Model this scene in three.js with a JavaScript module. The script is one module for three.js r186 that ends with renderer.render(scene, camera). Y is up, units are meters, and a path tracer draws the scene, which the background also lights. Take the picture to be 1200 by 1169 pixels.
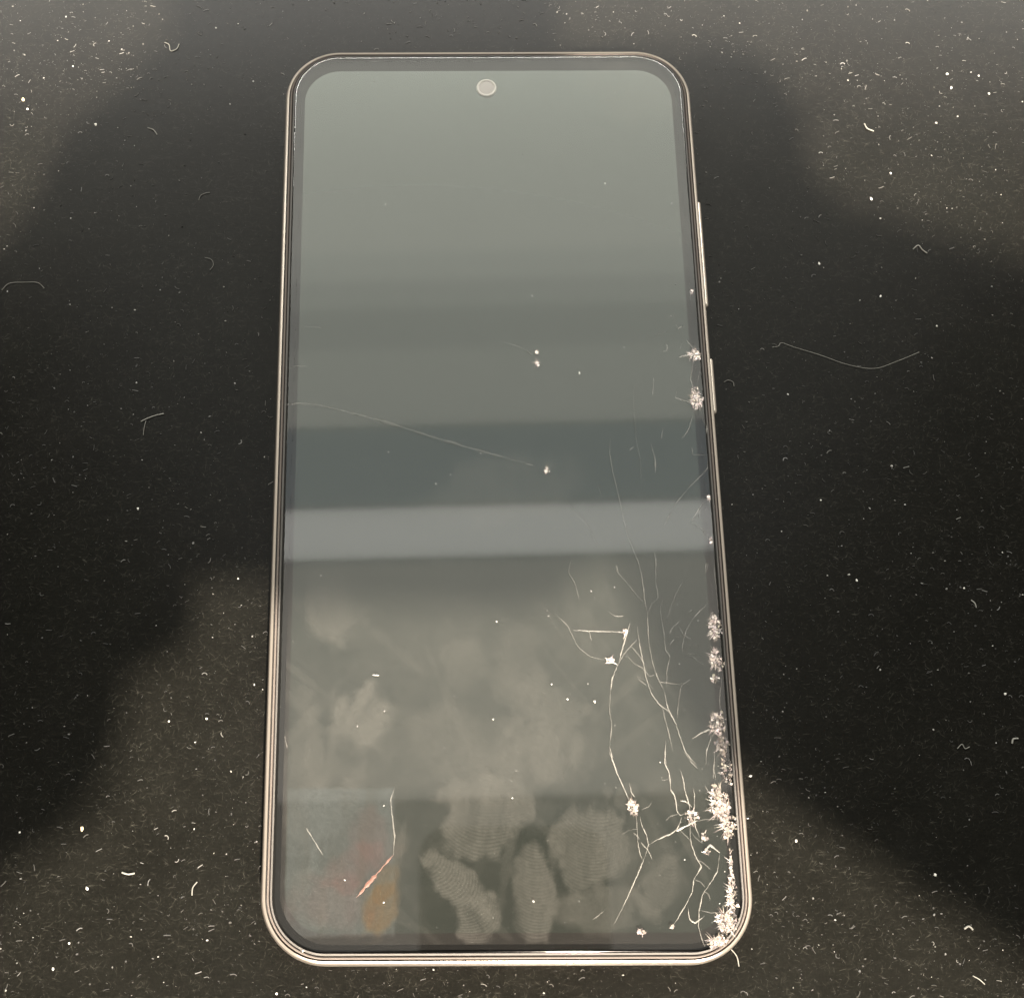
import * as THREE from 'three';
import { RectAreaLightUniformsLib } from 'three/addons/lights/RectAreaLightUniformsLib.js';
import { mergeGeometries, toCreasedNormals } from 'three/addons/utils/BufferGeometryUtils.js';
import { RoundedBoxGeometry } from 'three/addons/geometries/RoundedBoxGeometry.js';
import { MarchingCubes } from 'three/addons/objects/MarchingCubes.js';

// ------------------------------------------------------------------ camera, lamps, exposure
const scene = new THREE.Scene();
scene.background = new THREE.Color().setRGB(0.50, 0.48, 0.42);   // the dim room round the table

const PW = 1200, PH = 1169, F = 1500, PPX = 487.623, PPY = 564.293;
const camera = new THREE.PerspectiveCamera(2 * THREE.MathUtils.radToDeg(Math.atan(PH / 2 / F)), PW / PH, 0.01, 20);
camera.position.set(-0.013817, 0.215236, 0.069471);
camera.quaternion.setFromRotationMatrix(new THREE.Matrix4().makeRotationX(-1.2674413).multiply(new THREE.Matrix4().makeRotationZ(-0.0035632)));
camera.setViewOffset(PW, PH, PW / 2 - PPX, PH / 2 - PPY, PW, PH);
camera.updateMatrixWorld(true);

const renderer = new THREE.WebGLRenderer({ antialias: true });
renderer.toneMapping = THREE.LinearToneMapping;
renderer.toneMappingExposure = 1;
renderer.shadowMap.enabled = true;
RectAreaLightUniformsLib.init();

const LAMP = new THREE.Vector3(0.22, 1.45, 1.18), LAMP_CD = 86;
// glowing panels added for fill and mirrored bands, 1.5 m above the table: z range, radiance, colour, name of what it is
const CEIL = 1.5;
const CEILING = [     // z0, z1, x0, x1, radiance, colour, label
  [-1.64, -1.20, -1.3, 1.4, 23.0, [1, 0.97, 0.90], 'bright far added light panel that puts a sheen on the table beyond the phone'],
  [-1.16, -0.82, -0.8, 1.0, 3.3, [1, 0.99, 0.88], 'broad added light panel mirrored along the top of the phone screen'],
  [-0.82, -0.775, -0.5, 0.7, 2.9, [1, 1, 0.90], 'first of three added panels grading the glow below the broad one'],
  [-0.775, -0.73, -0.5, 0.7, 2.4, [1, 1, 0.91], 'middle of three added panels grading the glow below the broad one'],
  [-0.73, -0.665, -0.5, 0.7, 1.95, [1, 1, 0.92], 'last of three added panels grading the glow below the broad one'],
  [-0.665, -0.548, -0.5, 0.7, 2.3, [1, 1, 0.90], 'narrow added light panel mirrored at the height of the upper chips'],
  [-0.545, -0.434, -0.4, 0.6, 1.2, [0.86, 0.97, 1], 'dim added panel standing in for plain ceiling, mirrored just above the pale strip'],
  [-0.428, -0.357, -0.3, 0.5, 4.1, [1, 0.99, 0.93], 'bright added strip light mirrored across the middle of the screen'],
  [-0.350, -0.035, -0.24, 0.44, 1.75, [1, 0.94, 0.84], 'warm added panel standing in for plain ceiling, mirrored in the smeared lower half'],
  [-0.030, 0.70, -0.24, 0.44, 0.42, [1, 0.95, 0.88], 'dimmest added light panel straight above the table, mirrored near the lower phone edge'],
];

// ------------------------------------------------------------------ helpers
function rng(seed) { let a = seed >>> 0; return () => { a = (a + 0x6D2B79F5) | 0; let t = Math.imul(a ^ (a >>> 15), 1 | a); t = (t + Math.imul(t ^ (t >>> 7), 61 | t)) ^ t; return ((t ^ (t >>> 14)) >>> 0) / 4294967296; }; }
const taken = {};
function numbered(name) { const n = taken[name] = (taken[name] ?? -1) + 1; return n ? `${name}_${String(n).padStart(3, '0')}` : name; }
function tag(o, label, category, group, kind) {
  if (label) o.userData.label = label;
  if (category) o.userData.category = category;
  if (group) o.userData.group = group;
  if (kind) o.userData.kind = kind;
  return o;
}
function mesh(name, geometry, material, parent = scene) {
  const m = new THREE.Mesh(geometry, material);
  m.name = parent === scene ? numbered(name) : name;
  if (parent !== scene) { const k = parent.children.filter(c => c.userData.kindName === name).length; m.userData.kindName = name; if (k) m.name = `${name}_${String(k).padStart(3, '0')}`; }
  m.castShadow = m.receiveShadow = true;
  parent.add(m); return m;
}
function group(name, pos = [0, 0, 0]) { const g = new THREE.Group(); g.name = numbered(name); g.position.set(...pos); scene.add(g); return g; }
const lin = (r, g, b) => new THREE.Color().setRGB(r, g, b);
const std = (c, rough, more = {}) => new THREE.MeshPhysicalMaterial({ color: lin(...c), roughness: rough, ...more });
// where the photograph's point (px, py) lies on the level plane at height h
const INV = camera.projectionMatrixInverse.clone(), CW = camera.matrixWorld.clone();
function at(px, py, h) {
  const p = new THREE.Vector3(px / PW * 2 - 1, 1 - py / PH * 2, 0.5).applyMatrix4(INV).applyMatrix4(CW);
  const o = camera.position, d = p.sub(o);
  return new THREE.Vector3().copy(o).addScaledVector(d, (h - o.y) / d.y);
}
// value noise
function noise2(seed) {
  const r = rng(seed), N = 256, t = new Float32Array(N * N); for (let i = 0; i < N * N; i++) t[i] = r();
  const s = x => x * x * (3 - 2 * x);
  const n = (x, y) => { const xi = Math.floor(x), yi = Math.floor(y), u = s(x - xi), v = s(y - yi), a = xi & 255, b = (xi + 1) & 255, c = (yi & 255) * N, d = ((yi + 1) & 255) * N; return (t[c + a] * (1 - u) + t[c + b] * u) * (1 - v) + (t[d + a] * (1 - u) + t[d + b] * u) * v; };
  n.fbm = (x, y, k = 4) => { let a = 0.5, f = 1, o = 0, w = 0; for (let i = 0; i < k; i++) { o += a * n(x * f + i * 17.3, y * f + i * 9.7); w += a; a *= 0.5; f *= 2.03; } return o / w; };
  return n;
}
function dataTexture(data, w, h, srgb, repeat) {
  const t = new THREE.DataTexture(data, w, h, THREE.RGBAFormat, THREE.UnsignedByteType);
  t.magFilter = THREE.LinearFilter; t.minFilter = THREE.LinearFilter;
  if (srgb) t.colorSpace = THREE.SRGBColorSpace;
  if (repeat) t.wrapS = t.wrapT = THREE.RepeatWrapping;
  t.needsUpdate = true; return t;
}
// rounded rectangle outline, half sizes a (x) and b (z), radius r
function outline(a, b, r, seg = 18) {
  const p = [];
  for (const [sx, sz, q] of [[1, 1, 0], [-1, 1, 1], [-1, -1, 2], [1, -1, 3]])
    for (let i = 0; i <= seg; i++) { const t = (q + i / seg) * Math.PI / 2; p.push([sx * (a - r) + r * Math.cos(t), sz * (b - r) + r * Math.sin(t)]); }
  return p;
}
// loft of outlines: profile rows [offset, height]; cap closes the last ring flat
function loft(a, b, r, profile, cap = false, crease = 0.5) {
  const pos = [], idx = []; let n;
  for (const [o, y] of profile) { const ring = outline(a + o, b + o, Math.max(r + o, 0.0005)); n = ring.length; for (const [x, z] of ring) pos.push(x, y, z); }
  for (let k = 0; k + 1 < profile.length; k++) for (let i = 0; i < n; i++) {
    const j = (i + 1) % n, A = k * n + i, B = k * n + j, C = A + n, D = B + n; idx.push(A, C, B, B, C, D);
  }
  if (cap) { const base = (profile.length - 1) * n, c = pos.length / 3; pos.push(0, profile.at(-1)[1], 0); for (let i = 0; i < n; i++) idx.push(base + i, c, base + (i + 1) % n); }
  const g = new THREE.BufferGeometry(); g.setAttribute('position', new THREE.Float32BufferAttribute(pos, 3)); g.setIndex(idx);
  const uv = []; for (let i = 0; i < pos.length; i += 3) uv.push(pos[i] / (2 * 0.04) + 0.5, pos[i + 2] / (2 * 0.085) + 0.5);
  g.setAttribute('uv', new THREE.Float32BufferAttribute(uv, 2));
  return crease ? toCreasedNormals(g, crease) : (g.computeVertexNormals(), g);
}
function flat(a, b, r, y) {     // a level sheet, uv over the whole phone
  const s = new THREE.Shape(outline(a, b, r).map(([x, z]) => new THREE.Vector2(x, -z)));
  const g = new THREE.ShapeGeometry(s); g.rotateX(-Math.PI / 2); g.translate(0, y, 0);
  const p = g.attributes.position, uv = g.attributes.uv;
  for (let i = 0; i < p.count; i++) uv.setXY(i, p.getX(i) / 0.08 + 0.5, p.getZ(i) / 0.17 + 0.5);
  return g;
}

// ------------------------------------------------------------------ the table, the globe lamp and the added ceiling panels
const r0 = rng(11), nz = noise2(5);
{
  const N = 2048, d = new Uint8Array(N * N * 4), h = new Float32Array(N * N), c = new Float32Array(N * N);
  for (let y = 0; y < N; y++) for (let x = 0; x < N; x++) {
    const thread = nz(x / 16, y / 2.0 % 1024) - 0.5, grain = nz(x / 2.3 + 40, y / 2.3 + 9) - 0.5, big = nz.fbm(x / 128, y / 128, 3) - 0.5;
    h[y * N + x] = 0.5 + 0.16 * thread + 0.2 * grain; c[y * N + x] = 0.27 + 0.035 * thread + 0.07 * grain + 0.06 * big;
  }
  for (let k = 0; k < 52000; k++) {       // short fuzz of the nap
    let x = r0() * N, y = r0() * N, a = (r0() - 0.5) * (r0() < 0.3 ? 0.9 : 3.1); const l = 5 + r0() * 22, w = (r0() ** 2.4) * 0.36 + 0.02, b = (r0() - 0.5) * 0.12;
    for (let s = 0; s < l; s++) { x += Math.cos(a); y += Math.sin(a); a += b; const i = (((y | 0) + N) % N) * N + (((x | 0) + N) % N); h[i] += 0.25; c[i] += w * Math.sin(Math.PI * s / l); }
  }
  const hd = new Uint8Array(N * N * 4);
  for (let i = 0; i < N * N; i++) {
    const v = Math.min(1, Math.max(0, c[i])) * 255; d[i * 4] = v; d[i * 4 + 1] = v * 0.985; d[i * 4 + 2] = v * 0.93; d[i * 4 + 3] = 255;
    hd[i * 4] = hd[i * 4 + 1] = hd[i * 4 + 2] = Math.min(1, Math.max(0, h[i] * 0.7)) * 255; hd[i * 4 + 3] = 255;
  }
  const map = dataTexture(d, N, N, true, true), bump = dataTexture(hd, N, N, false, true);
  const g = new THREE.BoxGeometry(0.9, 0.02, 0.7); g.translate(0, -0.01, 0.0);
  const p = g.attributes.position, uv = g.attributes.uv;
  for (let i = 0; i < p.count; i++) uv.setXY(i, (p.getX(i) + p.getY(i)) / 0.13, (p.getZ(i) + p.getY(i)) / 0.13);
  const m = std([0.086, 0.086, 0.081], 0.21, { map, bumpMap: bump, bumpScale: 0.000012, specularIntensity: 0.17 });
  tag(mesh('table_surface', g, m), 'matte black cloth-like table surface under the phone, dusted with lint', 'table surface', null, 'structure');
}
{
  const ceilM = std([0.7, 0.68, 0.64], 0.9);
  const g = new THREE.BoxGeometry(3.4, 0.06, 5.2); g.translate(0.1, CEIL + 0.09, -0.3);
  tag(mesh('ceiling', g, ceilM), 'plain pale ceiling carrying the added light panels above the table', 'ceiling', null, 'structure');
  for (const [z0, z1, x0, x1, L, c, label] of CEILING) {
    const W = x1 - x0, t = group('added_light_panel', [(x0 + x1) / 2, CEIL, (z0 + z1) / 2]); t.rotation.y = 0.022; tag(t, label, 'ceiling light');
    const box = new THREE.BoxGeometry(W, 0.03, z1 - z0); box.translate(0, 0.042, 0);
    mesh('housing', box, std([0.75, 0.75, 0.72], 0.6), t);
    const dg = new THREE.BoxGeometry(W - 0.004, 0.02, z1 - z0 - 0.002); dg.translate(0, 0.0135, 0);
    mesh('diffuser', dg, new THREE.MeshStandardMaterial({ color: lin(0.6, 0.6, 0.58), roughness: 0.7, emissive: lin(...c), emissiveIntensity: 0.15 * L }), t);
    const a = new THREE.RectAreaLight(lin(...c), 0.85 * L, W, z1 - z0); a.position.set(0, 0, 0); a.rotation.x = -Math.PI / 2; a.name = 'light'; t.add(a);
  }
  const t = group('globe_lamp', LAMP.toArray()); tag(t, 'small globe lamp behind the photographer', 'lamp');
  mesh('bulb', new THREE.SphereGeometry(0.024, 24, 16), new THREE.MeshStandardMaterial({ color: lin(0.8, 0.8, 0.75), roughness: 0.5, emissive: lin(1, 0.86, 0.66), emissiveIntensity: 60 }), t);
  const cup = new THREE.CylinderGeometry(0.02, 0.026, 0.05, 20); cup.translate(0, 0.045, 0); mesh('socket', cup, std([0.06, 0.06, 0.06], 0.5), t);
  const prof = [[0.020, 0.034], [0.05, 0.034], [0.10, 0.020], [0.15, -0.004], [0.152, -0.004], [0.10, 0.024], [0.05, 0.038], [0.020, 0.038]].map(([x, y]) => new THREE.Vector2(x, y));
  mesh('added_lamp_shade', new THREE.LatheGeometry(prof, 40), std([0.10, 0.10, 0.10], 0.6), t);  // dish added to keep the lamplight off the ceiling
  const l = new THREE.PointLight(lin(1, 0.87, 0.72), LAMP_CD, 0, 2); l.castShadow = true; l.shadow.radius = 0.9; l.shadow.mapSize.set(2048, 2048); l.shadow.camera.near = 0.1; t.add(l);
}

// ------------------------------------------------------------------ the person who takes the picture (stands outside the frame; throws the shadow)
{
  const view = new THREE.Vector3(0, -Math.sin(1.2674413), -Math.cos(1.2674413));
  // the phone's plane: u right, v towards the person, n back along the view
  const O = camera.position.clone().addScaledVector(view, -0.011), U = new THREE.Vector3(1, 0, 0), V = new THREE.Vector3(0, view.z * -1, 0).set(0, -view.z, -view.y).normalize(), Nn = view.clone().negate();
  const P = (u, v, n) => new THREE.Vector3().copy(O).addScaledVector(U, u).addScaledVector(V, v).addScaledVector(Nn, n);
  const basis = new THREE.Matrix4().makeBasis(U, Nn, V);
  const t = group('camera_phone'); tag(t, 'dark phone held above the table by the photographer', 'phone');
  t.position.copy(P(0.032, 0.0645, 0)); t.quaternion.setFromRotationMatrix(basis);
  mesh('body', loft(0.0315, 0.0830, 0.010, [[-0.0315, 0], [-0.0012, 0], [0, 0.0015], [0, 0.0065], [-0.0012, 0.008], [-0.0315, 0.008]]), std([0.02, 0.02, 0.022], 0.4), t);
  const bones = [];
  const B = (a, b, ra, rb) => bones.push([a, b, ra, rb]);
  for (const s of [-1, 1]) {
    const c = 0.032 + s * 0.0315, dv = s < 0 ? 0.094 : 0.036, Q = (u, v, n) => P(c + s * u, v + dv, n);   // c: the phone's edge on this side
    const palm = Q(0.022, 0.085, 0.006), wrist = Q(0.050, 0.132, 0.01);
    B(Q(0.018, 0.062, 0.002), wrist, 0.018, 0.026); B(Q(0.030, 0.100, 0.004), wrist, 0.022, 0.027); B(Q(0.010, 0.110, 0.008), wrist, 0.018, 0.027);
    for (let k = 0; k < 4; k++) {                                              // fingers close round the back
      const v0 = 0.030 + k * 0.020, r = 0.0088 - k * 0.0004, l = [0.030, 0.034, 0.032, 0.024][k];
      const kn = Q(0.026, v0 + 0.008, -0.003), m1 = Q(0.012, v0 - 0.003, -0.013), m2 = Q(0.012 - l * 0.75, v0 - 0.008, -0.0125);
      B(palm, kn, 0.013, r + 0.002); B(kn, m1, r + 0.001, r); B(m1, m2, r, r - 0.0015);
    }
    const th0 = Q(0.024, 0.085, 0.016), th1 = Q(0.008, 0.058, 0.018), th2 = Q(-0.012, 0.046, 0.0165);
    B(palm, th0, 0.016, 0.012); B(th0, th1, 0.0115, 0.010); B(th1, th2, 0.0095, 0.008);
  }
  B(P(-0.010, 0.122, 0.004), P(-0.004, 0.092, 0.001), 0.012, 0.0105); B(P(-0.004, 0.092, 0.001), P(0.0015, 0.066, -0.003), 0.0105, 0.0090);   // extra finger added to slant the edge of the cast shadow
  const sleeves = [];
  for (const s of [-1, 1]) {
    const c = 0.032 + s * 0.0315, dv = s < 0 ? 0.092 : 0.040, w = P(c + s * 0.045, 0.130 + dv, 0.01), e = P(c + s * 0.16, s < 0 ? 0.34 : 0.275, 0.05), sh = new THREE.Vector3(c + s * 0.17, 0.50, 0.58);
    sleeves.push([w, e, s < 0 ? 0.038 : 0.037, 0.046], [e, sh, 0.050, 0.06]);
  }
  sleeves.push([new THREE.Vector3(-0.16, 0.50, 0.64), new THREE.Vector3(0.21, 0.50, 0.64), 0.07, 0.07], [new THREE.Vector3(0.024, 0.44, 0.68), new THREE.Vector3(0.024, 0.0, 0.74), 0.13, 0.12]);
  function field(list, res, k) {
    const lo = new THREE.Vector3(9, 9, 9), hi = new THREE.Vector3(-9, -9, -9);
    for (const [a, b, ra, rb] of list) for (const [p, r] of [[a, ra], [b, rb]]) { lo.min(p.clone().addScalar(-r)); hi.max(p.clone().addScalar(r)); }
    const mid = lo.clone().add(hi).multiplyScalar(0.5), half = hi.clone().sub(lo); const H = Math.max(half.x, half.y, half.z) * 0.5 * 1.1;
    const mc = new MarchingCubes(res, new THREE.MeshStandardMaterial(), false, false, 200000); mc.isolation = 0;
    const q = new THREE.Vector3(), ab = new THREE.Vector3(), ap = new THREE.Vector3();
    for (let z = 0; z < res; z++) for (let y = 0; y < res; y++) for (let x = 0; x < res; x++) {
      q.set(x - res / 2, y - res / 2, z - res / 2).multiplyScalar(2 * H / res).add(mid); let sum = 0;
      let best = 1e9;
      for (const [a, b, ra, rb] of list) { ab.copy(b).sub(a); ap.copy(q).sub(a); const tt = Math.min(1, Math.max(0, ap.dot(ab) / ab.lengthSq())); const dd = ap.addScaledVector(ab, -tt).length() - (ra + (rb - ra) * tt); best = Math.min(best, dd); sum += Math.exp(-Math.min(60, Math.max(-60, dd / k))); }
      mc.field[x + y * res + z * res * res] = best > 0.06 ? -best : k * Math.log(sum);
    }
    mc.update();
    const n = mc.count, g = new THREE.BufferGeometry();
    g.setAttribute('position', new THREE.BufferAttribute(mc.positionArray.slice(0, n * 3), 3)); g.setAttribute('normal', new THREE.BufferAttribute(mc.normalArray.slice(0, n * 3), 3));
    g.scale(H, H, H); g.translate(mid.x, mid.y, mid.z); return g;
  }
  const person = group('person'); tag(person, 'person in a dark long-sleeved top holding a phone flat over the table', 'person');
  const half = bones.length / 2 - 1;
  mesh('hands', mergeGeometries([field([...bones.slice(0, half), ...bones.slice(-2)], 64, 0.003), field(bones.slice(half, -2), 64, 0.003)]), std([0.42, 0.26, 0.19], 0.55), person);
  mesh('sleeved_top', field(sleeves, 72, 0.012), std([0.03, 0.03, 0.035], 0.9), person);
}

// ------------------------------------------------------------------ the phone
const TOP = 0.0081;                                     // height of the glass
const GA = 0.0366, GB = 0.0801, GR = 0.0087;            // glass half sizes and corner radius
const phone = group('smartphone');
tag(phone, 'smartphone lying face up, glass cracked along its right edge', 'smartphone');
{
  const metal = std([0.62, 0.555, 0.485], 0.32, { metalness: 0.88 });
  const lip = std([0.13, 0.112, 0.10], 0.5, { specularIntensity: 0.35 });
  const black = std([0.012, 0.012, 0.012], 0.5);
  // outer frame: rounded band from the groove over the side to the underside
  const fp = []; for (let i = 0; i <= 14; i++) { const t = Math.PI / 2 - (i / 14) * Math.PI; const c = Math.cos(t), s = Math.sin(t); fp.push([0.00082 + 0.00082 * Math.pow(Math.max(c, 0), 0.7), 0.00405 + 0.0031 * Math.sign(s) * Math.pow(Math.abs(s), 0.6)]); }
  fp.unshift([0.00077, 0.0060]); fp.push([-0.004, 0.0004], [-0.010, 0.00035]);
  mesh('frame', loft(GA, GB, GR, fp, true, 0.6), metal, phone);
  // lip between the frame and the glass
  mesh('rim', loft(GA, GB, GR, [[0.00014, 0.0058], [0.00015, 0.0072], [0.00022, 0.00752], [0.00035, 0.00762], [0.00049, 0.00752], [0.00057, 0.0072], [0.00060, 0.0058]], false, 0.7), lip, phone);
  mesh('seal', loft(GA, GB, GR, [[-0.0005, 0.0064], [0.0009, 0.0064]], false), black, phone);
  // ground edge of the glass
  mesh('glass_edge', loft(GA, GB, GR, [[0.00004, 0.0070], [0.00002, 0.00760], [-0.0001, 0.00784], [-0.00032, 0.00797]], false, 0.9), std([0.11, 0.105, 0.10], 0.5, { specularIntensity: 0.25 }), phone);
  mesh('bezel', flat(GA - 0.0003, GB - 0.0003, GR - 0.0003, 0.00735), std([0.003, 0.003, 0.0027], 0.6, { specularIntensity: 0.1 }), phone);
  mesh('display', flat(0.0344, 0.0769, 0.0066, 0.00742), std([0.006, 0.0075, 0.0065], 0.22, { specularIntensity: 0.50, specularColor: lin(0.86, 1, 0.88) }), phone);
  // cover glass: flat, turning down at its edge
  const gp = []; for (let i = 0; i <= 9; i++) { const t = i / 9; gp.push([-0.0003 - 0.0005 * t, TOP - 0.00014 * (1 - t) ** 2.6]); }
  gp.push([-0.006, TOP], [-0.012, TOP], [-0.03, TOP]);
  mesh('cover_glass', loft(GA, GB, GR, gp, true, 0), std([1, 1, 1], 0.045, { transmission: 1, thickness: 0, ior: 1.55 }), phone);
  // front camera in its hole
  const cam = new THREE.Group(); cam.name = 'front_camera'; cam.position.set(-0.0003, 0.00745, -0.0731); phone.add(cam);
  const ring = new THREE.TorusGeometry(0.00165, 0.00026, 12, 48); ring.rotateX(Math.PI / 2); mesh('camera_ring', ring, std([0.34, 0.32, 0.285], 0.5), cam);
  const lens = new THREE.CylinderGeometry(0.00160, 0.00160, 0.0001, 40); lens.translate(0, 0.00005, 0); mesh('lens', lens, std([0.17, 0.15, 0.13], 0.5), cam);
  // side keys
  for (const [name, z0, z1] of [['volume_button', -0.0502, -0.0288], ['power_button', -0.0190, -0.0084]]) {
    const g = new RoundedBoxGeometry(0.0016, 0.0022, z1 - z0, 4, 0.0006); g.translate(0.03808, 0.0046, (z0 + z1) / 2);
    mesh(name, g, metal, phone);
  }
}

// grease on the glass, with a reflection painted in at lower left: a film whose thickness is read from finger prints and wipes
const FILM = [];   // [px, py, rx, ry, turn, strength, ridges, colour]
{
  const B = (px, py, rx, ry, turn, s, ridge = 0, col = 0) => FILM.push([px, py, rx, ry, turn, s, ridge, col]);
  B(390, 705, 34, 52, -0.3, .60); B(420, 840, 36, 42, .5, .85); B(355, 900, 26, 95, 0, .35); B(545, 775, 38, 34, .3, .35);
  B(640, 870, 52, 62, .3, .50); B(560, 905, 50, 40, 0, .35); B(565, 955, 66, 58, 0.2, .85, 1); B(697, 990, 56, 62, .1, .75, 1);
  B(628, 1050, 30, 66, .05, .8, 1); B(535, 1035, 26, 62, -.9, .85, 1); B(560, 1075, 30, 34, -.6, .8, 1); B(380, 1055, 50, 42, .2, .7, 1);
  B(775, 1040, 26, 50, .3, .45, 1); B(700, 1065, 60, 26, 0, .45); B(590, 570, 95, 46, -.2, .9); B(720, 700, 90, 110, .2, .15);
  B(480, 720, 110, 80, 0, .15); B(500, 880, 120, 60, 0, .25); B(740, 105, 55, 42, .5, 1); B(600, 800, 200, 130, 0, .14);
  B(398, 1008, 64, 84, 0, .52, 0, 3); B(446, 1066, 20, 38, .25, .75, 0, 2); B(450, 1035, 14, 26, .5, .45, 0, 2); B(415, 1015, 46, 22, -.5, .42, 0, 1); B(440, 985, 30, 36, 0, .32, 0, 1); B(390, 1060, 50, 34, 0, .3, 0, 1);  // pale block, orange and pink patches: a mirrored reflection painted as film colour
  const rs = rng(9090);
  for (let k = 0; k < 46; k++) { const y = 690 + rs() ** 0.7 * 390, x = 350 + rs() * 440; B(x, y, 14 + rs() * 30, 18 + rs() * 42, (rs() - .5) * 2.4, .05 + .26 * rs() ** 2 * (y > 900 ? 1.2 : 1), rs() < .6 ? 1 : 0); }
  for (let k = 0; k < 60; k++) { const y = 660 + rs() * 430, x = 345 + rs() * 470; B(x, y, 2.5 + rs() * 5, 18 + rs() * 60, (rs() - .5) * 2.2, .06 + .20 * rs() ** 2); }
  const W = 768, H = 1632, d = new Uint8Array(W * H * 4), n = noise2(77), a = new Float32Array(W * H), rd = new Float32Array(W * H), og = new Float32Array(W * H), bl = new Float32Array(W * H);
  for (const [px, py, rx, ry, turn, s, ridge, col] of FILM) {
    const c = at(px, py, TOP), e = at(px + 1, py, TOP), k = W / 0.08, s1 = (e.x - c.x) * k, X = (c.x / 0.08 + .5) * W, Y = (c.z / 0.17 + .5) * H, R = Math.max(rx, ry) * s1 * 1.35;
    const ct = Math.cos(turn), st = Math.sin(turn);
    for (let y = Math.max(0, Y - R | 0); y < Math.min(H, Y + R); y++) for (let x = Math.max(0, X - R | 0); x < Math.min(W, X + R); x++) {
      const dx = (x - X) / s1, dy = (y - Y) / s1, u = (dx * ct + dy * st) / rx, v = (-dx * st + dy * ct) / ry, wob = (n.fbm(x / 30 + px, y / 30, 4) - .5) * (col === 3 ? .05 : .95), q = (col === 3 ? Math.max(Math.abs(u), Math.abs(v)) - .33 : Math.sqrt(u * u + v * v)) + wob;
      let f = 1 - Math.min(1, Math.max(0, (q - .62) / (col === 3 ? .08 : ridge ? .32 : .55))); f = f * f * (3 - 2 * f); if (!f) continue;
      f *= .35 + 1.1 * n.fbm((x * ct + y * st) / 14 + 5, (-x * st + y * ct) / 90 + px * .1, 4);
      if (ridge) f *= .80 + .22 * Math.sin(6.2832 * ((v * ry + .55 * rx * u * u) * s1 / 4.8 + 3.2 * n.fbm(x / 70, y / 70, 2)));
      const i = y * W + x; a[i] = 1 - (1 - a[i]) * (1 - s * Math.min(1, f)); if (col === 1) rd[i] += s * f; if (col === 2) og[i] += s * f; if (col === 3) bl[i] += s * f;
    }
  }
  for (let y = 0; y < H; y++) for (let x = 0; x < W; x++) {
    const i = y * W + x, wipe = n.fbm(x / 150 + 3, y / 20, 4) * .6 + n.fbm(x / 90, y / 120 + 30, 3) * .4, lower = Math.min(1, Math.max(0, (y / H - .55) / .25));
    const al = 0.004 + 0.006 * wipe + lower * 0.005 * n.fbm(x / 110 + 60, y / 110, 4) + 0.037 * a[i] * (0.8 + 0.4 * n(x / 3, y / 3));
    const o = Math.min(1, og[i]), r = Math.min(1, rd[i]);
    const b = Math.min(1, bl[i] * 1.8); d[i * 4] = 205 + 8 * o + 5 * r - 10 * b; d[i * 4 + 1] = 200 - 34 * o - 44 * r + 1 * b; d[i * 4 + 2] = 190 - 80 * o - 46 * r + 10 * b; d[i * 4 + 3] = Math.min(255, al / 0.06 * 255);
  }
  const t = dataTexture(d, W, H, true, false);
  mesh('smudge_reflection_film', flat(GA - 0.0016, GB - 0.0016, GR - 0.001, TOP + 0.00003), std([1, 1, 1], 0.85, { map: t, transparent: true, opacity: 0.06, specularIntensity: 0.1 }), phone);
}

// ------------------------------------------------------------------ cracks, each traced on the glass
const rc = rng(404);
const crackM = [0.75, 0.46, 0.30, 0.16].map(o => std([0.32, 0.305, 0.28], 0.35, { transparent: o < 0.9, opacity: o < 0.9 ? o : 1 }));
const reflectionM = std([0.26, 0.12, 0.09], 0.5, { transparent: true, opacity: 0.45 });  // colour painted for a pink streak reflected in the screen
function ribbon(pts, width, taper = true, jitter = 0.3) {   // a low ridge, triangular in section, along points on the glass
  const curve = pts.length > 2 ? new THREE.CatmullRomCurve3(pts, false, 'catmullrom', 0.18) : new THREE.LineCurve3(...pts);
  const n = Math.max(4, Math.ceil(curve.getLength() / 0.0004)), pos = [], idx = [];
  for (let i = 0; i <= n; i++) {
    const t = i / n, p = curve.getPoint(t), g = curve.getTangent(t), s = new THREE.Vector3(-g.z, 0, g.x).normalize();
    const w = width * (0.22 + 0.7 * rc() ** 2 + 1.1 * nz(i * 0.31 + width * 9e5, pts.length * 3.7) ** 2) * (taper ? Math.max(0.25, Math.min(1, 6 * t, 6 * (1 - t))) : 1), j = (rc() - 0.5) * jitter * 0.0003;
    p.addScaledVector(s, j);
    pos.push(p.x + s.x * w / 2, TOP, p.z + s.z * w / 2, p.x, TOP + w * 0.35, p.z, p.x - s.x * w / 2, TOP, p.z - s.z * w / 2);
    if (i < n) { const k = i * 3; idx.push(k, k + 1, k + 3, k + 1, k + 4, k + 3, k + 1, k + 2, k + 4, k + 2, k + 5, k + 4); }
  }
  const g = new THREE.BufferGeometry(); g.setAttribute('position', new THREE.Float32BufferAttribute(pos, 3)); g.setIndex(idx); g.computeVertexNormals(); return g;
}
function crack(pts, px = 1.4, tone = 1, material) {     // px: breadth in pixels of the photograph
  return mesh('crack', ribbon(pts.map(([x, y]) => at(x, y, TOP)), px * 0.000092, true), material || crackM[tone], phone);
}
const Z = (x0, y0, k) => (list, px, tone) => crack(list.map(([x, y]) => [x0 + x / k, y0 + y / k]), px, tone);
const z2 = Z(300, 380, 3.158), z3 = Z(600, 320, 3.247), z4 = Z(620, 640, 4.175), z5 = Z(600, 880, 4), z7 = Z(290, 880, 3.333);
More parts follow.
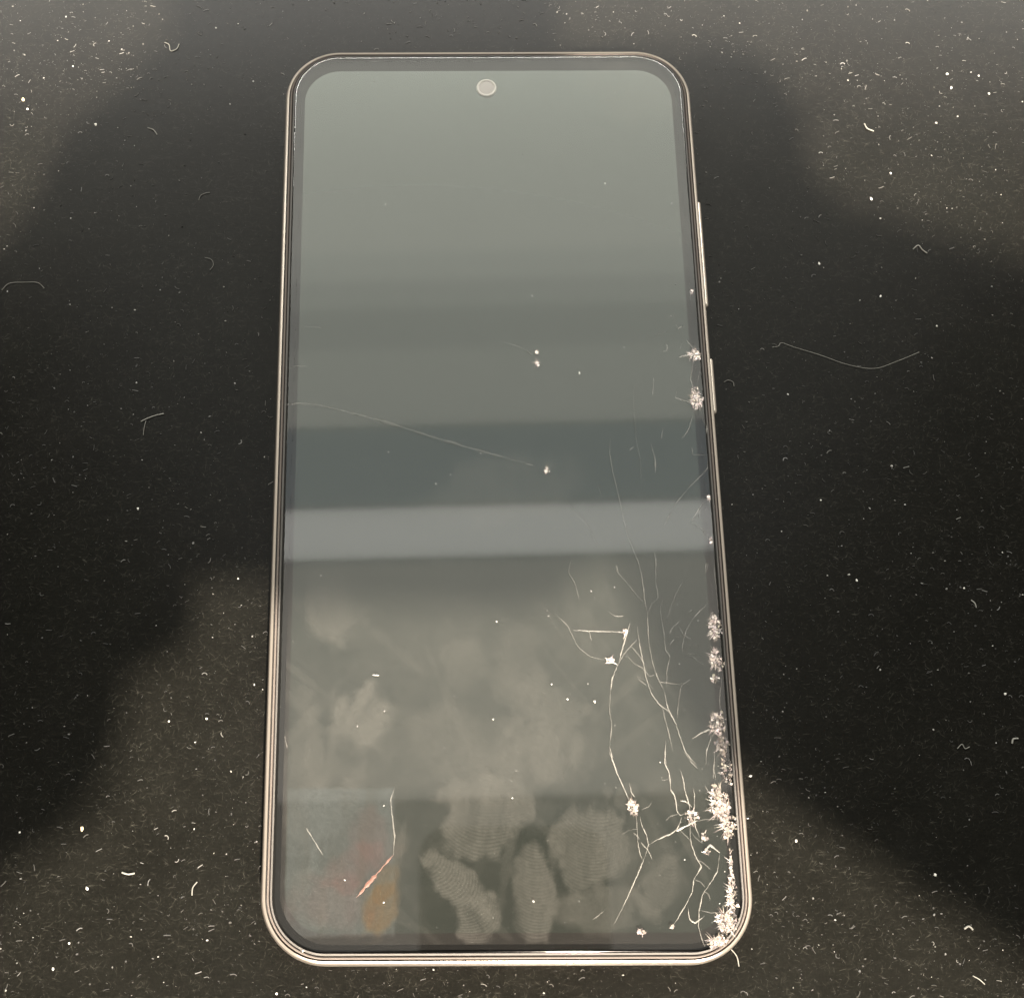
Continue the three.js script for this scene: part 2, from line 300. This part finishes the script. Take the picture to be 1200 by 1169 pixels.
// lower right: the long branching ones
z4([[515, 35], [535, 75], [550, 130], [560, 200], [570, 285], [580, 315]], 1.3, 1);
z4([[580, 315], [583, 400], [585, 440], [600, 545], [620, 620], [660, 700]], 1.5, 1);
z4([[660, 700], [680, 790], [720, 870], [745, 950], [770, 1010], [820, 1070]], 1.5, 1);
z4([[425, 95], [430, 120], [480, 180], [520, 230], [570, 285]], 1.0, 2);
z4([[612, 30], [622, 80], [620, 170], [632, 250], [600, 280], [585, 330]], 1.2, 1);
z4([[655, 265], [643, 300], [650, 360], [662, 430], [670, 510], [690, 540], [675, 610], [675, 690]], 1.3, 1);
z4([[760, 165], [720, 230], [690, 310], [668, 380]], 1.1, 2);
z4([[875, 280], [810, 345], [770, 410], [752, 480], [752, 530]], 1.3, 1);
z4([[530, 395], [540, 470], [555, 550], [575, 650], [600, 720], [640, 775], [685, 810], [720, 870]], 1.5, 1);
z4([[535, 650], [575, 680]], 1.6, 2);
z4([[530, 455], [470, 520], [435, 580]], 1.1, 2);
z4([[495, 375], [485, 410], [460, 490], [440, 570]], 2.2, 1);
z4([[215, 410], [300, 415], [440, 418], [480, 425]], 1.8, 2);
z4([[130, 330], [190, 390], [240, 490], [300, 540], [370, 555]], 1.6, 3);
z4([[372, 545], [400, 560], [435, 580]], 2.4, 0);
z4([[435, 580], [410, 640], [400, 700]], 1.8, 1);
z4([[400, 700], [395, 800], [405, 870], [395, 980]], 1.2, 2);
z4([[395, 980], [410, 1050], [430, 1110], [450, 1150]], 1.8, 1);
z4([[655, 790], [665, 840], [685, 920], [705, 1000]], 1.5, 1);
z4([[670, 950], [665, 1060], [685, 1100], [690, 1160]], 1.4, 1);
z4([[790, 650], [750, 680], [735, 740], [725, 840]], 1.2, 1);
z4([[740, 365], [700, 400], [690, 430]], 1.2, 1); z4([[710, 455], [690, 480]], 1.8, 1); z4([[800, 310], [780, 325]], 1.8, 2);
z4([[885, 880], [890, 940], [870, 1000], [865, 1070]], 1.3, 1);
z4([[800, 942], [840, 915], [885, 895]], 3.4, 0);
z4([[905, 95], [915, 200], [928, 320]], 1.0, 2); z4([[880, 75], [865, 130]], 1.2, 1);
z4([[945, 640], [935, 720], [935, 800]], 1.4, 1); z4([[910, 1000], [905, 1090], [915, 1140]], 1.2, 2);
z4([[295, 415], [305, 460]], 1.4, 2); z4([[205, 70], [195, 130], [225, 180], [245, 260]], 1.2, 2); z4([[770, 520], [830, 535]], 1.6, 2);
z5([[455, 0], [475, 50], [505, 130], [545, 220], [570, 260]], 1.5, 1);
z5([[585, 310], [590, 420], [600, 480], [612, 510]], 1.3, 1);
z5([[600, 310], [610, 350], [630, 390], [640, 440], [625, 490]], 1.8, 1);
z5([[625, 490], [605, 540], [580, 600], [545, 680], [520, 730]], 1.6, 1);
z5([[520, 730], [480, 810]], 1.4, 2);
z5([[640, 440], [690, 410], [740, 390], [770, 370], [790, 330], [795, 305]], 1.5, 1);
z5([[720, 0], [722, 70], [740, 110], [745, 180], [765, 215], [775, 280], [790, 300], [840, 285]], 1.6, 1);
z5([[790, 90], [805, 140], [815, 200], [830, 245], [835, 290], [835, 340]], 1.6, 1);
z5([[835, 340], [838, 420], [860, 490], [888, 540], [855, 600], [845, 660], [820, 710], [780, 780], [750, 825]], 1.7, 1);
z5([[850, 175], [857, 210], [855, 280], [860, 350], [880, 405]], 1.5, 1);
z5([[770, 375], [820, 350], [870, 325]], 3.2, 0); z5([[790, 232], [820, 238], [845, 262]], 2, 1); z5([[830, 290], [870, 288]], 3, 0);
z5([[905, 470], [930, 440], [975, 475]], 2.8, 1);
z5([[975, 475], [965, 560], [930, 620], [895, 670], [880, 740], [875, 820], [890, 880], [905, 915]], 1.7, 1);
z5([[825, 730], [835, 790], [860, 805], [905, 770]], 1.8, 1);
z5([[610, 275], [640, 260], [655, 240]], 1.4, 1); z5([[550, 150], [560, 190], [575, 215]], 1.6, 1);
z5([[905, 165], [940, 210]], 1.6, 1); z5([[945, 60], [945, 130]], 1.2, 2); z5([[1020, 500], [1025, 560], [1045, 600]], 1.8, 0); z5([[805, 0], [840, 50], [870, 80]], 1.2, 2);
z5([[380, 790], [430, 750]], 1.6, 2); z5([[855, 330], [910, 320], [960, 318]], 1, 3);
// upper right
z3([[375, 630], [372, 680], [385, 760], [400, 820], [420, 910], [435, 980], [450, 1020], [470, 1070], [485, 1110], [490, 1160]], 1.2, 2);
z3([[460, 430], [465, 540], [475, 640], [490, 720], [492, 860]], 1.0, 3);
z3([[530, 650], [545, 710], [545, 760]], 1.4, 1);
z3([[745, 690], [745, 740], [720, 770], [670, 820], [620, 880], [600, 920], [580, 960]], 1.3, 2);
z3([[730, 870], [710, 900], [680, 950]], 1.6, 1); z3([[680, 950], [720, 970], [740, 1005]], 1.2, 2); z3([[715, 890], [710, 930]], 1.4, 2);
z3([[635, 320], [665, 313], [700, 310]], 3.6, 0); z3([[665, 255], [690, 285]], 2, 1); z3([[650, 255], [640, 295]], 1.1, 2);
z3([[690, 340], [680, 400], [690, 440]], 1.2, 1); z3([[720, 350], [705, 420]], 1.2, 2);
z3([[630, 440], [625, 475], [690, 495]], 1.4, 1);
z3([[690, 540], [670, 600], [645, 630]], 1.6, 1); z3([[715, 540], [740, 580], [742, 610]], 1.4, 1);
z3([[620, 150], [615, 170]], 1.2, 2); z3([[545, 235], [590, 225]], 1.2, 2); z3([[620, 185], [632, 212], [648, 200]], 1.8, 1);
z3([[590, 270], [590, 295], [565, 300]], 1.7, 1); z3([[540, 400], [537, 440], [535, 465]], 1.9, 1); z3([[470, 425], [460, 455]], 1.6, 2);
z3([[685, 660], [690, 690], [740, 690]], 1.3, 1); z3([[190, 840], [240, 910], [290, 960], [325, 1040]], 1.4, 3); z3([[320, 780], [345, 860]], 1.2, 3);
z3([[740, 1100], [735, 1150]], 1.4, 1); z3([[445, 675], [465, 660]], 1.8, 2); z3([[575, 590], [570, 630]], 1.6, 1); z3([[545, 1060], [550, 1100]], 1.6, 1); z3([[395, 1110], [405, 1135]], 1.8, 1);
// left: the long pale sweep and its neighbours
z2([[110, 297], [155, 293], [220, 297], [300, 315], [420, 345], [540, 380], [680, 425], [800, 460], [900, 487], [1020, 520]], 5.0, 3);
z2([[110, 297], [155, 293]], 1.6, 1); z2([[1000, 516], [1030, 522]], 1.6, 1); z2([[900, 60], [980, 85], [1030, 115]], 1.6, 3); z2([[110, 160], [155, 155], [190, 155]], 1.2, 2); z2([[170, 5], [250, 15]], 1.6, 3);
z7([[570, 405], [575, 330], [565, 250], [560, 190], [575, 140]], 2.4, 2); z7([[230, 300], [260, 350], [295, 405]], 2.2, 2); z7([[145, 740 - 800 / 1], [155, 790 - 800]], 1.6, 1);
tag(crack([[290 + 425 / 3.333, 880 + 572 / 3.333], [290 + 500 / 3.333, 880 + 485 / 3.333], [290 + 570 / 3.333, 880 + 405 / 3.333]], 4.6, 1, reflectionM), 'painted pink slanting reflection near the lower left corner');

// fine side branches off the long cracks at the right
{
  const stems = [[[706, 640 + 65], [741, 760], [765, 800], [782, 835], [800, 890]], [[778, 720], [784, 770], [800, 690 + 120]], [[752, 740], [762, 800], [785, 850]], [[781, 900], [786, 930], [795, 955]], [[806, 960], [812, 1000], [820, 1020]], [[840, 1010], [822, 1050], [818, 1090]], [[745, 960], [752, 990], [745, 1030]], [[800, 700], [795, 745], [812, 790]]];
  for (const st of stems) for (let k = 0; k < 3; k++) {
    const i = rc() * (st.length - 1) | 0, t = rc(), x = st[i][0] + (st[i + 1][0] - st[i][0]) * t, y = st[i][1] + (st[i + 1][1] - st[i][1]) * t, a = (rc() < .5 ? 0 : Math.PI) + Math.PI / 2 * (rc() - .35), l = 7 + rc() * 22, b = a + (rc() - .5) * 1.2;
    crack([[x, y], [x + Math.cos(a) * l * .5, y + Math.sin(a) * l * .5], [x + Math.cos(a) * l * .5 + Math.cos(b) * l * .5, y + Math.sin(a) * l * .5 + Math.sin(b) * l * .5]], .7 + rc() * .6, 2 + (rc() < .5));
  }
}
// bursts of crushed glass: thin splinters round each point of impact
const burstM = std([1, 1, 1], 0.35, { vertexColors: true, clearcoat: 0.6, clearcoatRoughness: 0.15 });
function burst(px, py, rx, ry, count, len, gain = 1.2) {  // splinter tone painted paler in shade, darker under the lamp
  const c = at(px, py, TOP), k = 0.000138, pos = [], col = [], v = [];
  const tri = (a, b, d, t) => { pos.push(...a, ...b, ...d); for (let i = 0; i < 3; i++) col.push(...t); };
  const tone = () => { const q = rc(), b = Math.min(.85, gain * (q < .16 ? .03 + rc() * .05 : q < .70 ? .14 + rc() * .18 : .32 + rc() * .35)); return [b, b * (.78 + rc() * .12), b * (.68 + rc() * .14)]; };
  const lim = x => Math.min(x, 0.0362);
  for (let i = 0; i < count * 2.6; i++) {                        // flakes: small flat chips, each tilted its own way
    const a = rc() * 6.2832, q = Math.pow(rc(), .7), lump = .55 + .75 * nz(px + 2.3 * Math.cos(a), py + 2.3 * Math.sin(a) + 40), x = c.x + Math.cos(a) * q * rx * k * lump, z = c.z + Math.sin(a) * q * ry * k * lump;
    const r = k * (0.28 + rc() ** 3 * 2.3), n = 3 + (rc() * 3 | 0), tx = (rc() - .5) * .5, tz = (rc() - .5) * .5, t = tone(), ring = [], ph = rc() * 6.28;
    for (let j = 0; j < n; j++) { const b = ph + j / n * 6.2832 + rc() * .5, rr = r * (.5 + rc() * .8), dx = Math.cos(b) * rr, dz = Math.sin(b) * rr; ring.push([lim(x + dx), TOP + 0.00003 + Math.max(-0.000025, dx * tx + dz * tz), z + dz]); }
    for (let j = 1; j + 1 < n; j++) tri(ring[0], ring[j + 1], ring[j], t);
    const t2 = [t[0] * .6, t[1] * .6, t[2] * .6];
    for (let j = 0; j < n; j++) { const A = ring[j], D = ring[(j + 1) % n], a0 = [A[0], TOP, A[2]], d0 = [D[0], TOP, D[2]]; tri(A, D, d0, t2); tri(A, d0, a0, t2); }
  }
  for (let i = 0; i < count * 1.0; i++) {                        // a few thin splinters running out of it
    const up = rc() < .62, a = up ? (rc() < .5 ? 1 : -1) * Math.PI / 2 + (rc() - .5) * .9 : Math.PI + (rc() - .5) * 2.6, q = up ? rc() : .5 + rc() * .5, x = c.x + Math.cos(a) * q * rx * k * .8, z = c.z + Math.sin(a) * q * ry * k * .9, dir = a + (rc() - .5) * .9, l = len * k * (.2 + .95 * rc() ** 2.5), w = k * (.2 + rc() * .45), ux = Math.cos(dir), uz = Math.sin(dir), t = tone(), y = TOP + 0.000008;
    const A = [x - uz * w, y, z + ux * w], B = [x + uz * w, y, z - ux * w], C = [lim(x + ux * l), y, z + uz * l], D = [x, y + w * .35, z];
    tri(A, C, D, t); tri(C, B, D, t); tri(B, A, D, t);
  }
  const g = new THREE.BufferGeometry(); g.setAttribute('position', new THREE.Float32BufferAttribute(pos, 3)); g.setAttribute('color', new THREE.Float32BufferAttribute(col, 3)); g.computeVertexNormals();
  return tag(mesh('splinter_burst', g, burstM, phone), null, null, null, 'stuff');
}
burst(815, 415, 10, 8, 46, 8, 1.7); burst(817, 468, 9, 15, 80, 9, 1.7); burst(630, 425, 3.4, 4.6, 14, 7, 2.6); burst(641, 550, 3.4, 4, 14, 8, 2.8); burst(629, 412, 1.2, 2.6, 6, 3, 2.8);
burst(838, 735, 8, 17, 90, 9, 1.5); burst(839, 773, 9, 13, 80, 9, 1.5); burst(837, 795, 5, 5, 20, 5, 1.5);
burst(841, 848, 10, 13, 80, 9, 1.5); burst(847, 872, 8, 12, 60, 10, 0.58); burst(849, 900, 3, 14, 20, 9, 0.58);
burst(843, 940, 11, 19, 130, 12, 0.58); burst(852, 960, 9, 22, 130, 11, 0.58); burst(856, 905, 2, 14, 16, 8, 0.58); burst(857, 1012, 1.6, 20, 18, 8, 0.58); burst(858, 1050, 6, 20, 80, 9, 0.58); burst(853, 1080, 13, 12, 120, 10, 0.58); burst(842, 1102, 12, 6, 60, 9, 0.58);
burst(743, 945, 7, 9, 44, 7, 0.58); burst(810, 957, 8, 7, 24, 8, 0.58); burst(829, 998, 3, 3, 12, 5, 0.58); burst(753, 1092, 6, 4, 16, 6, 0.58); burst(788, 1086, 2, 2, 8, 5, 0.58); burst(715, 774, 4, 3, 16, 6, 1.5); burst(733, 741, 3, 4, 12, 6, 1.5);
burst(831, 584, 1.6, 4, 8, 4, 1.7); burst(834, 634, 2, 6, 10, 5, 1.5); burst(811, 342, 2, 3, 8, 4, 1.7); burst(826, 980, 4, 4, 10, 6, 0.58); burst(845, 1105, 4, 3, 16, 6, 0.58); burst(835, 1108, 3, 3, 14, 5, 0.58);

// ------------------------------------------------------------------ dust
function crumbGeometry(seed) { const r = rng(seed), g = new THREE.IcosahedronGeometry(1, 1), p = g.attributes.position, m = new Map(); for (let i = 0; i < p.count; i++) { const k = [p.getX(i), p.getY(i), p.getZ(i)].map(v => v.toFixed(3)).join(); if (!m.has(k)) m.set(k, 0.65 + r() * 0.6); const s = m.get(k); p.setXYZ(i, p.getX(i) * s, p.getY(i) * s, p.getZ(i) * s); } g.computeVertexNormals(); return g; }
function fibreGeometry(seed, bend) { const r = rng(seed), pts = []; let a = -bend * 0.5, x = 0, z = 0; for (let i = 0; i <= 6; i++) { pts.push(new THREE.Vector3(x, 0.05 + 0.05 * Math.sin(i * 1.3 + r()), z)); a += bend / 6 + (r() - .5) * 0.25; x += Math.cos(a) / 6; z += Math.sin(a) / 6; } const c = pts.reduce((s, p) => s.add(p), new THREE.Vector3()).multiplyScalar(1 / 7); pts.forEach(p => { p.x -= c.x; p.z -= c.z; }); return new THREE.TubeGeometry(new THREE.CatmullRomCurve3(pts), 7, 0.07, 4, false); }
function scatter(name, label, geometry, count, seed, place, material) {
  const m = new THREE.InstancedMesh(geometry, material, count), r = rng(seed), o = new THREE.Object3D(), c = new THREE.Color();
  m.name = numbered(name); let k = 0;
  for (let i = 0; i < count; i++) { place(o, c, r); o.updateMatrix(); m.setMatrixAt(k, o.matrix); m.setColorAt(k, c); k++; }
  m.castShadow = m.receiveShadow = true; scene.add(m); return tag(m, label, 'dust', null, 'stuff');
}
const clump = noise2(321), white = std([1, 1, 1], 0.8, { specularIntensity: 0.2 });
function onTable(o, r) {
  for (;;) {
    const x = (r() - .5) * 0.30, z = (r() - .5) * 0.27; if (Math.abs(x) < 0.0385 && Math.abs(z) < 0.0823) continue;
    const line = Math.exp(-(((z + 0.082) / 0.004) ** 2)) * .5 + Math.exp(-(((z - 0.078) / 0.004) ** 2)) * .25;
    if (r() > 0.18 + 1.1 * (clump.fbm(x * 60 + 50, z * 60 + 50, 3) - .25) + line) continue; o.position.set(x, 0.00006, z); return;
  }
}
const shade = (c, v, w) => c.setRGB(v, v * (1 - .02 * w), v * (1 - .09 * w));
for (let k = 0; k < 3; k++)
  scatter('lint', 'fine grey lint fibres strewn over the black surface', fibreGeometry(50 + k, [0.4, 1.2, 2.6][k]), 5200, 60 + k, (o, c, r) => {
    onTable(o, r); o.rotation.set(0, (r() < .5 ? (r() - .5) : r() * 6.28), 0); const s = 0.00016 + r() ** 7 * 0.0010; o.scale.set(s, s * 0.6, s * (0.8 + r() * .4)); shade(c, 0.045 + r() ** 5 * 0.13 + Math.min(.11, Math.max(0, -.06 - o.position.z) * 4), r());  // far lint painted paler to match the table sheen
  }, white);
scatter('dust', 'pale dust specks strewn over the black surface', crumbGeometry(3), 24000, 71, (o, c, r) => {
  onTable(o, r); o.rotation.set(r() * 6, r() * 6, r() * 6); const s = 0.00003 + r() ** 8 * 0.00015; o.scale.set(s, s * .6, s * (.7 + r() * .8)); shade(c, 0.05 + r() ** 6 * 0.42 + Math.min(.05, Math.max(0, -.065 - o.position.z) * 4), r());  // specks at the far end also painted paler, to sit in the sheen
}, white);
scatter('screen_dust', 'tiny dust specks lying on the phone screen', crumbGeometry(8), 420, 81, (o, c, r) => {
  o.position.set((r() - .5) * 0.069, TOP + 0.00003, (r() - .5) * 0.154); if (r() < .35) o.position.x = 0.034 - r() ** 2 * 0.03; o.rotation.set(0, r() * 6, 0); const s = 0.000028 + r() ** 6 * 0.00011; o.scale.set(s, s * .5, s * (.8 + r() * 1.1)); shade(c, 0.15 + r() ** 2 * 0.5, r());
}, white);

// crumbs one can point at
const crumbG = [crumbGeometry(21), crumbGeometry(22), crumbGeometry(23)], crumbM = [std([0.66, 0.645, 0.60], 0.6), std([0.60, 0.50, 0.33], 0.6), std([0.36, 0.35, 0.33], 0.7)];
let nc = 0;
function crumb(px, py, size, label, tone = 0, stretch = 1, h = 0, turn = 0) {
  const p = at(px, py, h), m = mesh('crumb', crumbG[nc % 3], crumbM[tone]), s = size * 0.00008; m.position.set(p.x, h + s * .5, p.z); m.scale.set(s, s * .7, s * stretch); m.rotation.y = turn || nc * 1.7 * (stretch === 1); nc++;
  return tag(m, label, 'crumb', h ? 'crumbs on the phone screen' : 'crumbs on the black surface');
}
crumb(27, 117, 3.2, 'largest cream flake near the upper left corner of the surface', 1, 1.7, 0, .2);
crumb(32, 128, 2.7, 'white crumb touching the lower end of the cream flake, upper left', 0);
crumb(112, 146, 2.6, 'white crumb to the right of and below the cream flake, upper left', 0, 1.4, 0, .5);
crumb(253, 33, 1.9, 'white grain in the dark shade above the phone, left one of two', 0, 1.3, 0, .3);
crumb(279, 28, 1.7, 'white grain in the dark shade above the phone, right one of two', 0);
crumb(161.5, 596, 1.9, 'white grain alone in the deep shade left of the phone middle', 0, 1.5, 0, .3);
crumb(279, 678, 1.7, 'small white grain just above the lit patch left of the phone', 0, 1.3, 0, .2);
crumb(23, 975, 2.2, 'pale green-white crumb at the shade edge by the lower left border', 0);
crumb(96, 971, 2.9, 'yellowish crumb in the lit patch at lower left', 1, 1.7, 0, .1);
crumb(102, 1041, 2.3, 'white crumb below the yellowish one, lower left', 0, 1.6, 0, .5);
crumb(198, 845, 2.0, 'white grain in the lit patch, left one of a level pair', 0); crumb(242, 842, 2.0, 'white grain in the lit patch, right one of a level pair', 0);
crumb(81, 1105, 2.1, 'white grain in the lower left, upper one of a slanting pair', 0); crumb(62, 1135, 2.1, 'white grain in the lower left, lower one of a slanting pair', 0, 1.4, 0, .3);
crumb(324, 1164, 2.1, 'white grain at the bottom border below the phone corner', 0);
crumb(1110, 87, 3.0, 'biggest white crumb of the cluster at upper right', 0); crumb(1147, 89, 2.2, 'white crumb at upper right, right of the biggest one', 0);
crumb(1115, 103, 2.1, 'comma-shaped crumb just below the biggest crumb at upper right', 0, 1.9, 0, -.3); crumb(1159, 110, 2.9, 'greyish round crumb at the right end of the upper right cluster', 2);
crumb(1021, 233, 2.8, 'bright oval crumb on the shade edge right of the phone top', 0, 1.6, 0, .4); crumb(1044, 203, 1.8, 'small oval crumb just above the bright oval one at right', 0, 1.5, 0, .5);
crumb(960, 309, 2.2, 'bright oval crumb in the shade beside the volume button', 0, 1.6, 0, .1); crumb(1032, 347, 2.0, 'slanted white crumb in the shade near the right shade edge', 0, 1.7, 0, -.4);
crumb(1098, 382, 1.8, 'white grain above the right end of the long hair', 0); crumb(1004, 680, 1.9, 'white grain in the deep shade right of the phone, lower middle', 0, 1.5, 0, .2);
crumb(962, 586, 1.8, 'white grain in the deep shade level with the pale screen strip', 0); crumb(1178, 813, 2.4, 'bright round crumb near the right border', 0); crumb(1096, 1025, 2.8, 'brightest crumb in the lower right shade', 0);
crumb(933, 985, 2.6, 'grey-white crumb right of the lower phone corner', 2, 1.2); crumb(1130, 689, 1.7, 'white grain right of centre near the right border', 0); crumb(1045, 546, 1.9, 'flat pale crumb in the shade right of the phone', 2, 1.4, 0, 1.3);
crumb(679, 437, 1.7, 'white oval grain on the screen right of the upper chip', 0, 2.2, TOP, .05); crumb(709, 215, 1.5, 'white grain on the upper right of the screen', 0, 1.4, TOP, .4); crumb(452, 240, 1.5, 'thin pale grain on the upper left of the screen', 2, 2.4, TOP, .1);
crumb(440, 791, 1.4, 'flat pale sliver lying level on the lower left of the screen', 2, 5, TOP, 1.5); crumb(697, 822, 1.7, 'bright grain on the screen beside the branching cracks', 0, 1.4, TOP, .5); crumb(355, 1114, 2.0, 'small white lump on the lower left corner of the glass edge', 0, 1, 0.0079);

// hairs and threads one can point at
function thread(points, width, label, tone = 0.4, category = 'fibre') {
  const pts = points.map(([x, y], i) => { const p = at(x, y, 0); p.y = 0.00010 + 0.00014 * Math.abs(Math.sin(i * 1.7)); return p; });
  const g = new THREE.TubeGeometry(new THREE.CatmullRomCurve3(pts), Math.max(16, pts.length * 10), width * 0.00007, 6, false);
  return tag(mesh(category === 'hair' ? 'hair' : 'fibre', g, std([tone * .62, tone * .61, tone * .55], 0.7)), label, category, category === 'hair' ? null : 'fibres on the black surface');
}
thread([[905, 407], [912, 406], [915, 402], [930, 407], [960, 416], [995, 428], [1025, 432], [1050, 424], [1077, 413]], 0.55, 'long thin hair curving in the shade right of the phone', 0.36, 'hair');
thread([[2, 340], [10, 333], [30, 331], [45, 332], [52, 338]], 0.8, 'dim curved fibre at the left border in the upper shade', 0.25);
thread([[165, 494], [172, 491], [182, 487], [192, 485]], 1.3, 'pale straight fibre in the shade left of the phone', 0.36); thread([[171, 493], [169, 502], [168, 510]], 0.9, 'short fibre hanging below the pale straight one at left', 0.2);
thread([[193, 50], [198, 53], [200, 60], [207, 58], [210, 52]], 1.2, 'curled fibre near the shade edge left of the phone top', 0.5); thread([[173, 150], [180, 153], [184, 158]], 1.3, 'short bent fibre in the upper left shade', 0.34);
thread([[233, 235], [235, 230], [240, 227], [246, 226]], 0.9, 'hooked dim fibre left of the phone, upper one of two', 0.2); thread([[240, 302], [248, 305], [250, 311], [246, 317]], 0.8, 'crescent dim fibre left of the phone, lower one of two', 0.17);
thread([[143, 1022], [150, 1024], [158, 1023]], 2.2, 'thick pale fibre lying level in the lower left lit patch', 0.32); thread([[231, 1033], [226, 1040], [225, 1049]], 1.5, 'curved grey fibre left of the lower phone corner', 0.24);
thread([[1013, 145], [1016, 151], [1024, 154]], 1.6, 'curled grey fibre in the lit area at upper right', 0.4); thread([[1122, 877], [1127, 872], [1131, 877], [1136, 875]], 0.9, 'zigzag dim fibre in the lower right shade', 0.3);
thread([[1186, 871], [1187, 866], [1193, 865]], 2.0, 'short hooked pale fibre near the right border', 0.34); thread([[1130, 1088], [1135, 1085], [1140, 1089]], 2.2, 'crescent pale fibre at the lower right', 0.3); thread([[1140, 1143], [1147, 1147], [1154, 1153]], 1.2, 'slanting brown fibre in the bottom right corner', 0.26);
thread([[848, 448], [853, 446], [859, 448], [860, 453]], 0.9, 'hooked dim fibre just right of the power button', 0.2); thread([[857, 1112], [863, 1120], [866, 1132]], 1.3, 'grey fibre sticking out below the lower right phone corner', 0.3); thread([[1138, 703], [1142, 707], [1144, 712]], 1.4, 'short grey fibre near the right border, middle height', 0.34);
thread([[1070, 292], [1076, 288], [1081, 293], [1086, 297]], 1.3, 'bent pale fibre on the right shade edge', 0.4);

for (const m of phone.children) delete m.userData.kindName;
scene.traverse(o => { delete o.userData.kindName; });
renderer.render(scene, camera);
